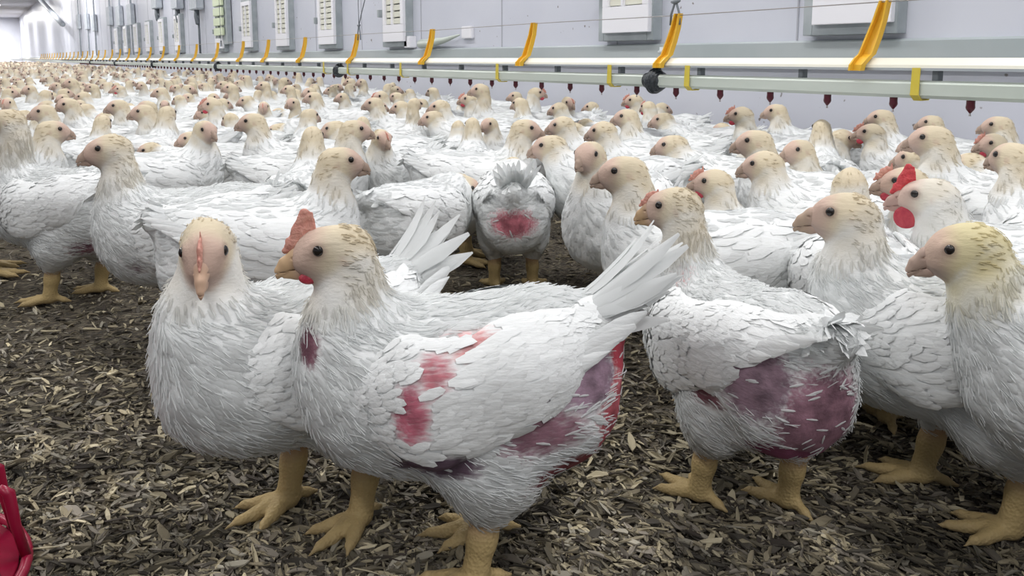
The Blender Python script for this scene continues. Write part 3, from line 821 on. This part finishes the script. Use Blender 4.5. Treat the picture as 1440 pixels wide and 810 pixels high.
# ceiling tubes
M['tube'] = mat('tube_glow', (1, 1, 1), .4); bb = M['tube'].node_tree.nodes['Principled BSDF']
bb.inputs['Emission Color'].default_value = (.95, .97, 1, 1); bb.inputs['Emission Strength'].default_value = 9
for i, y in enumerate(LAMP_Y):
    for lx in (1.4, -1.6):
        e = bpy.data.objects.new('ceiling_lamp', None); COL.objects.link(e); e.location = (lx, y, CEIL)
        tag(e, 'long white tube lamp under the ceiling', 'lamp', 'ceiling tube lamps')
        link('tube', tube_me('tube', [(0, -.6, -.07), (0, .6, -.07)], .016, M['tube'], 10), e)
        link('housing', box_me('h', (-.05, -.65, -.05), (.05, .65, 0), M['wpanel'], .004), e)
        far_k = 1.0 if y < 12 else (1.6 if y < 24 else (3.0 if y < 54 else 6))  # extra power for distant lamps, brightening the far end
        l = area_light(lx, y, CEIL - .10, .25, 1.5, LAMP_W * far_k)
# ------------------------------------------------------------------ birds in front, each built for its place
def heading(px, a):
    r = ray(px, 405); return math.atan2(r.y, r.x) + math.pi / 2 - math.radians(a)
PLACED = []                                       # (x, y, heading, scale) for spacing
def note(x, y, hd, s): PLACED.append((x, y, math.cos(hd), math.sin(hd), s))
def put_ground(var, px, py, a, s, label, **kw):
    g = on_height(px, py, 0); hd = heading(px, a); note(g.x, g.y, hd, s)
    return spawn(var, g, hd, s, label, **kw)
CL = (.012, .019)
hA = build_variant('hen_a', hp=(.132, .004, .364), hyaw=4, hpitch=-4, seed=11, beakcol=(.58, .40, .24), res=.0034, ncards=8000, card_L=CL, comb=.95, wattle=.06, tail=.100, tail_up=.62, tailn=13, tail_w=.021, tail_s=.24, step=.012,
    patches=[((-.160, .03, .165), (.045, .085, .095), 1.15, RED), ((-.120, .04, .125), (.085, .08, .042), 1.2, (.20, .05, .06)), ((-.170, .01, .250), (.05, .06, .05), 1.2, (.36, .05, .07)),
             ((-.125, .075, .238), (.065, .06, .045), 1.05, (.30, .20, .26)), ((-.070, .085, .190), (.075, .05, .040), .85, (.28, .15, .19)), ((.040, .09, .163), (.065, .05, .025), 1.15, (.12, .08, .11)),
             ((.155, .035, .275), (.018, .03, .028), .95, (.20, .09, .12)),
             ((.058, .10, .225), (.024, .05, .045), .85, (.45, .13, .18)), ((.0, .085, .285), (.05, .05, .02), .7, (.62, .25, .25)), ((.035, .10, .262), (.028, .05, .03), .75, (.45, .15, .18))])
hB = build_variant('hen_b', hp=(.118, .012, .362), hyaw=58, hpitch=-22, seed=12, res=.0036, ncards=6000, card_L=CL, comb=.35, wattle=0.0, tail=.080, tail_up=.6, tailn=9, tail_w=.020, tail_s=.26, step=-.02,
    patches=[((.03, .10, .215), (.02, .06, .04), .58, (.42, .13, .18)), ((-.04, .10, .17), (.05, .05, .02), .7, DARK)], beakcol=(.62, .42, .30))
hC = build_variant('hen_c', hp=(.125, .03, .390), hyaw=46, hpitch=-10, seed=13, res=.0036, ncards=7000, card_L=CL, comb=.15, wattle=0, tail=.040, tail_up=.1, step=.03,
    patches=[((-.155, .01, .185), (.08, .07, .095), 1.2, (.26, .14, .18)), ((-.13, .02, .125), (.08, .08, .045), 1.2, (.22, .07, .13)), ((-.115, .065, .225), (.07, .05, .065), 1.1, (.24, .16, .20)), ((-.05, .09, .182), (.05, .05, .018), .8, (.20, .08, .10)),
             ((.07, .06, .31), (.025, .04, .03), .6, PINK)], beakcol=(.5, .34, .2))
hD = build_variant('hen_d', hp=(.140, .01, .365), hyaw=6, hpitch=-4, seed=14, beakcol=(.44, .33, .25), res=.0038, ncards=6000, card_L=CL, comb=0, wattle=0, tail=.06, tail_up=.2, step=-.045,
    patches=[((-.14, .07, .20), (.06, .06, .06), .9, PURPLE), ((-.03, .11, .18), (.05, .05, .022), .75, (.30, .08, .1)), ((.0, .09, .30), (.025, .04, .02), .5, PINK)])
hE = build_variant('hen_e', hp=(.178, .01, .352), hyaw=8, hpitch=-14, seed=15, beakcol=(.46, .34, .28), res=.0036, ncards=6000, card_L=CL, comb=.0, wattle=0, cream=1.8, creamcol=(.66, .59, .36), neck_r=1.15,
    patches=[((.06, .09, .17), (.06, .04, .03), .5, PINK)])
hG = build_variant('hen_g', hp=(.16, .01, .365), hyaw=4, hpitch=-4, seed=16, beakcol=(.46, .31, .27), res=.0036, ncards=2600, card_L=CL, comb=1.0, combmat='comb_red', wattle=1.0, neck_r=1.05, cream=.6)
hM = build_variant('hen_m', hp=(.140, .0, .389), hyaw=4, hpitch=-8, seed=17, res=.004, ncards=5000, card_L=CL, comb=0, wattle=0, tail=.06, tail_up=.15, step=.01,
    patches=[((-.08, .10, .24), (.04, .05, .02), .85, DARK), ((.10, .08, .17), (.03, .04, .03), .6, DARK)])
hN = build_variant('hen_n', hp=(.115, .01, .418), hyaw=10, hpitch=-4, seed=18, res=.004, ncards=5000, card_L=CL, comb=.1, wattle=0, tail=.04, tail_up=-.1, step=.03,
    patches=[((-.150, .0, .19), (.06, .06, .08), .85, (.40, .26, .28)), ((-.11, .07, .13), (.07, .06, .04), .8, PURPLE)])
def head_place(var, px, py, a, s):
    hpz = var['hp'][2] * s; g = on_height(px, py, hpz); hd = heading(px, a)
    ox, oy = var['hp'][0] * s, var['hp'][1] * s
    return g.x - ox * math.cos(hd) + oy * math.sin(hd), g.y - ox * math.sin(hd) - oy * math.cos(hd), hd
def overlap(x, y, hd, s):
    """how deep this bird would sink into those already standing"""
    c, n_ = math.cos(hd), math.sin(hd); worst = 0
    for (X2, Y2, c2, s2, k2) in PLACED:
        if abs(X2 - x) > .6 or abs(Y2 - y) > .6: continue
        for t in (-.095, 0, .09):
            for t2 in (-.095, 0, .09):
                dd = math.hypot(x + c * t * s - X2 - c2 * t2 * k2, y + n_ * t * s - Y2 - s2 * t2 * k2)
                worst = max(worst, .081 * (s + k2) - dd)
    return worst
def place_head(cands, px, py, a, label, smin_=.9, smax=1.08, zw=None, **kw):
    best = None
    for var in cands:
      for s in np.arange(smin_ - .06, smax + .001, .03):
        for dx_, dy_ in ((0, 0), (8, 0), (-8, 0), (0, 6), (0, -5)):
            for da in (0, 10, -10, 22, -22, 35, -35):
                x, y, hd = head_place(var, px + dx_, py + dy_, a + da, s)
                if x + .2 * abs(math.cos(hd)) > WALL_X - .04: c = 5
                else: c = max(0, overlap(x, y, hd, s)) * 22 + abs(da) * .004 + abs(s - 1) * .8
                if best is None or c < best[0]: best = (c, var, x, y, hd, s)
    c, var, x, y, hd, s = best; note(x, y, hd, s)
    return spawn(var, (x, y), hd, s, label, **kw)
def put_head(var, px, py, a, s, label):
    x, y, hd = head_place(var, px, py, a, s); note(x, y, hd, s)
    print('FEET', label[:30], [round(v) for v in project((x - .03 * math.cos(hd), y - .03 * math.sin(hd), 0))[:2]])
    return spawn(var, (x, y), hd, s, label)
put_head(hA, 466, 354, 3, 1.0, 'large white chicken in the middle foreground with upright pink comb and ragged tail')
put_head(hB, 288, 352, -24, 1.0, 'white chicken facing the camera, left of the big one with the upright comb')
put_head(hC, 944, 291, 56, .93, 'white chicken right of centre showing its bare purple rump')
put_head(hD, 1182, 302, 2, 1.0, 'white chicken with scrawny cream neck standing in front of the red-combed head')
put_head(hE, 1350, 352, -4, 1.0, 'yellow-necked chicken cut off by the right edge of the photo')
place_head([hG], 1302, 282, 8, 'chicken with bright red comb and wattle, at the right', .96, 1.08)
place_head([hM], 150, 211, 6, 'white chicken in left profile standing at left, its wing whole and clean', 1.0, 1.08)
place_head([hN], 8, 170, 40, 'white chicken at the left edge turning its pinkish bare rump this way', 1.0, 1.06)

# ------------------------------------------------------------------ variants shared by the flock
B1 = dict(cream=1.6, res=.0052, ncards=1500, card_L=(.016, .024))
pt = [((-.15, .0, .17), (.06, .07, .07), .8, PINK)]; pf = [((-.03, .10, .18), (.05, .05, .025), .7, DARK)]
VS = {}
VS['up'] = [build_variant('flock_up_1', hp=(.142, .0, .368), hyaw=2, hpitch=-6, seed=21, comb=0, wattle=0, patches=pf, **B1),
            build_variant('flock_up_2', hp=(.150, .0, .352), hyaw=-6, hpitch=-10, seed=22, comb=0, wattle=0, tail=.05, tail_up=.2, patches=pt, **B1)]
VS['long'] = [build_variant('flock_long_1', hp=(.128, .0, .402), hyaw=4, hpitch=-2, seed=23, comb=0, wattle=0, neck_r=.92, **B1)]
VS['mid'] = [build_variant('flock_mid_1', hp=(.175, .0, .330), hyaw=6, hpitch=-10, seed=24, comb=0, wattle=0, patches=pf, **B1),
             build_variant('flock_mid_2', hp=(.185, .01, .305), hyaw=12, hpitch=-14, seed=25, comb=0, wattle=0, tail=.05, tail_up=.1, **B1)]
VS['comb'] = [build_variant('flock_comb', hp=(.150, .0, .368), hyaw=6, hpitch=-4, seed=26, comb=.42, combmat='comb_pink', wattle=.25, **B1)]
VS['turn'] = [build_variant('flock_turn_1', hp=(.128, .025, .360), hyaw=62, hpitch=-10, seed=27, comb=.1, wattle=0, **B1)]
VS['turnr'] = [build_variant('flock_turn_2', hp=(.128, -.025, .360), hyaw=-70, hpitch=-8, seed=28, comb=0, wattle=0, patches=pt, **B1)]
VS['low'] = [build_variant('flock_low', hp=(.215, .0, .262), hyaw=5, hpitch=-18, seed=29, comb=0, wattle=0, neck_r=.95, patches=pt, **B1)]
VS['tailup'] = [build_variant('flock_tail_up', hp=(.205, .0, .285), hyaw=0, hpitch=-25, seed=30, comb=0, wattle=0, bp=.06, tail=.075, tail_up=1.0, patches=[((-.16, .0, .20), (.07, .075, .05), .95, (.5, .16, .2))], **B1)]
VS['preen'] = [build_variant('flock_back_turned', hp=(.172, -.02, .272), hyaw=-55, hpitch=-20, seed=31, comb=0, wattle=0, tail=.04, tail_up=0, **B1)]
U, LG, MD, CB, TN, TR, LW = VS['up'], VS['long'], VS['mid'], VS['comb'], VS['turn'], VS['turnr'], VS['low']
ANY = U + MD
FLOCK = [
 (U + LG, 480, 228, 172, 'white chicken facing right with pinkish head, behind the big one with upright comb', .95, 1.2),
 (U, 875, 243, 0, 'chicken with cream head and open look, left of the bare purple-rumped bird\'s head', .95, 1.1),
 (U, 828, 219, -60, 'slim upright white chicken with folded wing over the bare litter gap', .98, 1.1),
 (CB, 1000, 262, 8, 'chicken with a small serrated pink comb, right of the purple-rumped bird\'s head', .95, 1.1),
 (U, 1070, 232, 2, 'chicken with dark eye and grey throat, behind the small serrated comb', .98, 1.12),
 (U, 1060, 205, 4, 'chicken head peeping just above the grey-throated one', .98, 1.1),
 (MD, 942, 205, 10, 'pink-faced chicken looking left over the flock, right of centre', .95, 1.1),
 (U, 1195, 264, 60, 'pale nape of a chicken turned away, behind the scrawny cream neck', .9, 1.0),
 (CB, 1268, 262, 0, 'pink-faced chicken half hidden behind the bright red comb', .95, 1.05),
 (LW, 1395, 292, 30, 'chicken with lowered flat yellowish head at the right edge', 1.0, 1.1),
 (U, 1282, 228, 6, 'white-headed chicken above the bright red comb', .98, 1.1),
 (MD, 1358, 232, 8, 'cream-headed chicken just above and right of the bright red comb', 1.0, 1.12),
 (CB, 1392, 208, 2, 'chicken with red comb lifted near the right edge', 1.0, 1.1),
 (U, 1430, 222, 60, 'yellow-necked chicken looking away at the right edge of the photo', 1.0, 1.1),
 (U, 1402, 182, 4, 'grey-faced chicken under the last nipple at right', 1.0, 1.1),
 (U, 1155, 186, 85, 'tall yellow neck stretched up to the nipple, seen from behind', .92, .98),
 (U, 1188, 200, 150, 'bowed cream nape right of the tall yellow neck', .98, 1.1),
 (CB, 1222, 192, 4, 'pink-faced chicken with small comb right of the tall yellow neck', 1, 1.1),
 (U, 1238, 166, 4, 'grey-headed chicken by the wall under the second nipple', 1, 1.1),
 (U, 1300, 196, 2, 'cream-headed chicken by the wall, lower of two at right', 1, 1.1),
 (U, 1308, 178, 2, 'cream-headed chicken by the wall, upper of two at right', 1, 1.1),
 (MD, 1276, 214, 6, 'low cream head just left of the two by the wall', 1, 1.1),
 (CB, 1040, 162, 4, 'chicken with rosy comb in the row under the pipe, right of centre', 1, 1.1),
 (U, 1122, 206, 6, 'white-headed chicken left of the tall yellow neck', 1, 1.1),
 (U, 1090, 162, 4, 'small pale chicken head under the pipe, left of the tall yellow neck', 1, 1.1),
 (MD, 1012, 188, 6, 'cream chicken head between pink-faced bird and rosy comb', 1, 1.1),
 (MD, 930, 174, 6, 'brownish-faced chicken head below the big black coupling', 1, 1.1),
 (U, 880, 165, 4, 'chicken head left of the big black coupling, lower of two', 1, 1.1),
 (CB, 890, 142, 4, 'pink-headed chicken touching the nipple left of the big black coupling', 1, 1.1),
 (U, 845, 190, 10, 'cream nape and head in the middle rows above the litter gap', 1, 1.1),
 (U, 788, 182, 2, 'pink-brown chicken head looking left, above the litter gap', 1, 1.1),
 (MD, 770, 200, 10, 'dark pinkish face looking left, lower of the pair above the litter gap', 1, 1.1),
 (TN, 800, 145, -60, 'chicken with long pale neck facing the camera, mid flock', 1, 1.1),
 (U, 740, 182, 178, 'cream chicken facing right near the middle of the flock', 1, 1.1),
 (U, 664, 176, 88, 'chicken stretching a yellowish neck straight up, seen from behind, mid flock', .9, .95),
 (U, 645, 184, 95, 'short cream nape beside the straight stretched neck', .9, .95),
 (CB, 658, 140, 4, 'rosy-combed chicken under the pipe in mid flock', 1, 1.1),
 (TN, 546, 195, -30, 'small-headed chicken with open beak facing right-forward, mid left', 1, 1.1),
 (U, 500, 183, 176, 'cream chicken facing right above the pinkish blurred head', 1, 1.1),
 (U, 525, 146, 6, 'tall cream-necked chicken looking left, left of centre', 1, 1.1),
 (MD, 606, 160, 6, 'cream chicken looking left, right of the tall cream neck', 1, 1.1),
 (U, 562, 156, 6, 'cream chicken head just right of the tall cream neck', 1, 1.1),
 (MD, 468, 182, 20, 'cream chicken head looking left, left of centre', 1, 1.1),
 (U, 440, 193, 100, 'pale round nape turned away, left of centre', 1, 1.1),
 (U, 362, 172, 12, 'chicken with open beak looking left over folded wings, at left', 1, 1.12),
 (TR, 290, 184, 170, 'thin-necked chicken gaping to the right, at left', 1, 1.1),
 (CB, 297, 148, 4, 'chicken with orange-pink comb above the gaping one', 1, 1.1),
 (MD, 208, 217, 14, 'white chicken with crouched neck behind the clean-winged one at left', .95, 1.1),
 (U, 75, 184, 176, 'low cream head facing right near the left edge', 1, 1.1),
 (U, 60, 158, 2, 'cream head looking left near the left edge, upper of a pair', 1, 1.1),
 (U, 96, 148, 10, 'cream head with long sloping neck near the left edge', 1, 1.1),
 (U, 165, 150, 6, 'upright pale-necked chicken at left, thinner neck', 1, 1.1),
 (U, 200, 152, 4, 'upright chicken right of the thin-necked pale one', 1, 1.1),
 (U, 236, 160, 120, 'cream nape turned away at left', 1, 1.1),
 (MD, 145, 172, 4, 'low greenish-yellow head behind the clean-winged chicken', 1, 1.1),
 (U, 225, 130, 4, 'larger cream head looking left in the far left rows', 1, 1.1),
 (MD, 345, 142, 6, 'cream head looking left, right of the orange-pink comb', 1, 1.1),
 (U, 440, 137, 4, 'cream head under the black coupling left of centre', 1, 1.1),
]
put_ground(VS['tailup'][0], 722, 402, 90, .95, 'chicken seen from behind with raised tail and raw red rump')
put_ground(VS['preen'][0], 590, 424, 132, .92, 'round-backed white chicken with its cream head turned away, left of the raised tail')
for cands, px, py, a, lab, s0, s1 in FLOCK:
    if lab:
        o_ = place_head(cands, px, py, a, lab, s0, s1)
        if 560 < px < 720: print('DBG', lab[:45], px, py, round(o_.scale[0], 2), [round(v, 2) for v in project(o_.location)])
for i_ in range(len(PLACED)):
    q_ = PLACED.pop(i_); w_ = overlap(q_[0], q_[1], math.atan2(q_[3], q_[2]), q_[4]); PLACED.insert(i_, q_)
    if w_ > .02: print('OV', i_, round(w_, 3), [round(v) for v in project((q_[0], q_[1], .3))])

# ------------------------------------------------------------------ the rest of the packed flock
rng = random.Random(5)
def in_view(x, y, pad=60):
    u, v, z = project((x, y, .2)); return z > .3 and -pad < u < 1440 + pad
pts_ = []
def try_fill(y0, y1, tries, smallest=.86, thr=.0):
    for _ in range(tries):
        y = rng.uniform(y0, y1); x = rng.uniform(-.5 + .0 * y, WALL_X - .2)
        if not in_view(x, y): continue
        u, v, z = project((x, y, 0))
        if v > 322 + (40 if u > 900 else 0) : continue
        if v > 275 and 735 < u < 870: continue
        r_ = rng.random(); a = rng.gauss(5, 25) if r_ < .72 else (rng.gauss(175, 25) if r_ < .9 else rng.uniform(0, 360))
        hd = heading(u, a); s = rng.uniform(.88, 1.04)
        if overlap(x, y, hd, s) > thr: continue
        if x + .2 * abs(math.cos(hd)) > WALL_X - .06: continue
        note(x, y, hd, s); pts_.append((math.hypot(x, y), x, y, hd, s, a))
try_fill(1.4, 3.2, 14000, thr=.004); try_fill(3.0, 6, 18000, thr=.004); try_fill(6, 12, 20000, thr=.01); try_fill(12, 26, 26000, thr=.01); try_fill(26, 48, 14000, thr=.0)
pts_.sort()
def thin(me, faces):
    o = bpy.data.objects.new('tmp', me); COL.objects.link(o); md = o.modifiers.new('d', 'DECIMATE'); md.ratio = min(1.0, faces / (2.0 * len(me.polygons)) * 1.0)
    md.use_collapse_triangulate = True
    bpy.context.view_layer.update()
    r = bpy.data.meshes.new_from_object(o.evaluated_get(bpy.context.evaluated_depsgraph_get())); bpy.data.objects.remove(o); return r
LOD = dict(cream=1.7, res=.011, ncards=0, tailn=4)
far_vars = [merged(build_variant('far_%d' % i, seed=50 + i, comb=c, wattle=0, hp=h_, hyaw=hy0, hpitch=-8, **LOD)) for i, (c, h_, hy0) in enumerate(
            [(.0, (.145, 0, .368), 4), (.0, (.18, 0, .32), 8), (.0, (.13, 0, .39), -10), (.0, (.14, .02, .36), 60)])]
far_small = [thin(me, 700) for me in far_vars]; far_vars = [thin(me, 4000) for me in far_vars]
print('LOD', [len(m.polygons) for m in far_small + far_vars])
KEEP = 300 - len(PLACED) + len(pts_)
pool = U * 4 + MD * 2 + LG * 2 + CB + TN + TR + LW
shared = 'white chicken with cream head, one of many alike in the packed flock'
ind = pts_[:KEEP]; rest = pts_[KEEP:]
print('FLOCK', len(ind), 'rest', len(rest), 'limit dist', ind[-1][0])
for dist, x, y, hd, s, a in ind:
    if dist < 6.5:
        spawn(rng.choice(pool), (x, y), hd, s, shared, group='packed flock behind the foreground birds')
    else:
        me = rng.choice(far_vars); o = link('chicken', me); o.location = (x, y, 0); o.rotation_euler = (0, 0, hd); o.scale = (s,) * 3
        tag(o, shared, 'chicken', 'packed flock behind the foreground birds')
# beyond those: the far flock as one body of birds
def crowd(lst):
    mats = []; cache = []
    for me in far_small:
        V = np.array([v.co[:] for v in me.vertices]); me.calc_loop_triangles()
        Fc = np.array([t.vertices[:] for t in me.loop_triangles]); mm = []
        T = np.array([c.color[:] for c in me.color_attributes['tint'].data]); S = np.array([c.color[:] for c in me.color_attributes['skin'].data])
        for m in me.materials:
            if m not in mats: mats.append(m)
            mm.append(mats.index(m))
        mi = np.array([mm[t.material_index] for t in me.loop_triangles]); cache.append((V, Fc, T, S, mi))
    Vs, Fs, Ts, Ss, Ms = [], [], [], [], []; off = 0
    for dist, x, y, hd, s, a in lst:
        V, Fc, T, S, mi = rng.choice(cache); c, n_ = math.cos(hd), math.sin(hd)
        Vs.append(np.c_[V[:, 0] * c - V[:, 1] * n_, V[:, 0] * n_ + V[:, 1] * c, V[:, 2]] * s + np.array((x, y, 0)))
        Fs.append(Fc + off); Ts.append(T); Ss.append(S); Ms.append(mi); off += len(V)
    return mk_mesh('far_flock', np.concatenate(Vs), np.concatenate(Fs), mats, np.concatenate(Ts), np.concatenate(Ss), True, np.concatenate(Ms))
if rest:
    tag(link('far_flock', crowd(rest)), 'the farthest part of the white flock, running back to the end of the house', 'chickens', None, 'stuff')

# ------------------------------------------------------------------ litter chips
M['chip'] = tint_mat('wood_chip', .85)
def chips(n, seed):
    r = np.random.default_rng(seed); Vs, Fs, Ts = [], [], []
    pal = np.array([(.33, .29, .20), (.23, .20, .14), (.13, .115, .085), (.070, .063, .052), (.46, .41, .29), (.19, .17, .14), (.05, .042, .035), (.28, .26, .21)])
    pw = np.array([.14, .17, .2, .17, .06, .12, .08, .06])
    base = np.array([(-1, -.5, 0), (-.3, -.62, .12), (.4, -.5, .1), (1, -.15, 0), (.9, .3, .0), (.2, .6, .14), (-.5, .5, .1), (-1, .2, .0)])
    off = 0; got = 0
    while got < n:
        px, py = r.uniform(-40, 1480), r.uniform(300, 860) ** 1.0
        if r.random() > (py - 250) / 300 and r.random() > .5: continue
        p = on_height(px, py, 0)
        if p.x > WALL_X - .05 or p.y < .2: continue
        Ln = r.uniform(.004, .013) * (1.6 if r.random() < .12 else 1); Wd = Ln * r.uniform(.22, .55)
        yaw = r.normal(1.9, .9); pit = r.normal(0, .22); rol = r.normal(0, .35)
        B = base * np.array((Ln, Wd, Ln * .8)) * (1 + r.normal(0, .14, (8, 3)))
        B[:, 2] += -.12 * Ln * (B[:, 0] / Ln) ** 2 * r.uniform(-1, 2)
        R_ = np.array(Matrix.Rotation(yaw, 3, 'Z') @ Matrix.Rotation(pit, 3, 'Y') @ Matrix.Rotation(rol, 3, 'X'))
        z = floor_z(p.x, p.y) + .002 + abs(r.normal(0, .003))
        Bw = B @ R_.T + np.array((p.x, p.y, z))
        Vs.append(Bw); Fs += [(off, off + 1, off + 2, off + 3, off + 4, off + 5, off + 6, off + 7)]
        th = Bw - np.array((0, 0, max(.0008, Ln * .1))); Vs.append(th)
        Fs += [(off + 8 + 7, off + 8 + 6, off + 8 + 5, off + 8 + 4, off + 8 + 3, off + 8 + 2, off + 8 + 1, off + 8)]
        for k in range(8): Fs.append((off + k, off + 8 + k, off + 8 + (k + 1) % 8, off + (k + 1) % 8))
        c = pal[r.choice(8, p=pw)] * r.uniform(.8, 1.25) * min(1.35, max(.4, 1.0 + 1.5 * noise.noise(Vector((p.x * 5.5, p.y * 5.5, 9))) + .5 * noise.noise(Vector((p.x * 17, p.y * 17, 4))))); Ts += [(*c, 1)] * 16; off += 16; got += 1
    return mk_mesh('litter', np.concatenate(Vs), Fs, [M['chip']], np.array(Ts), None, False)
tag(link('wood_shavings', chips(NCHIP, 3)), 'dark brown and tan wood shavings and droppings covering the floor', 'litter', None, 'stuff')
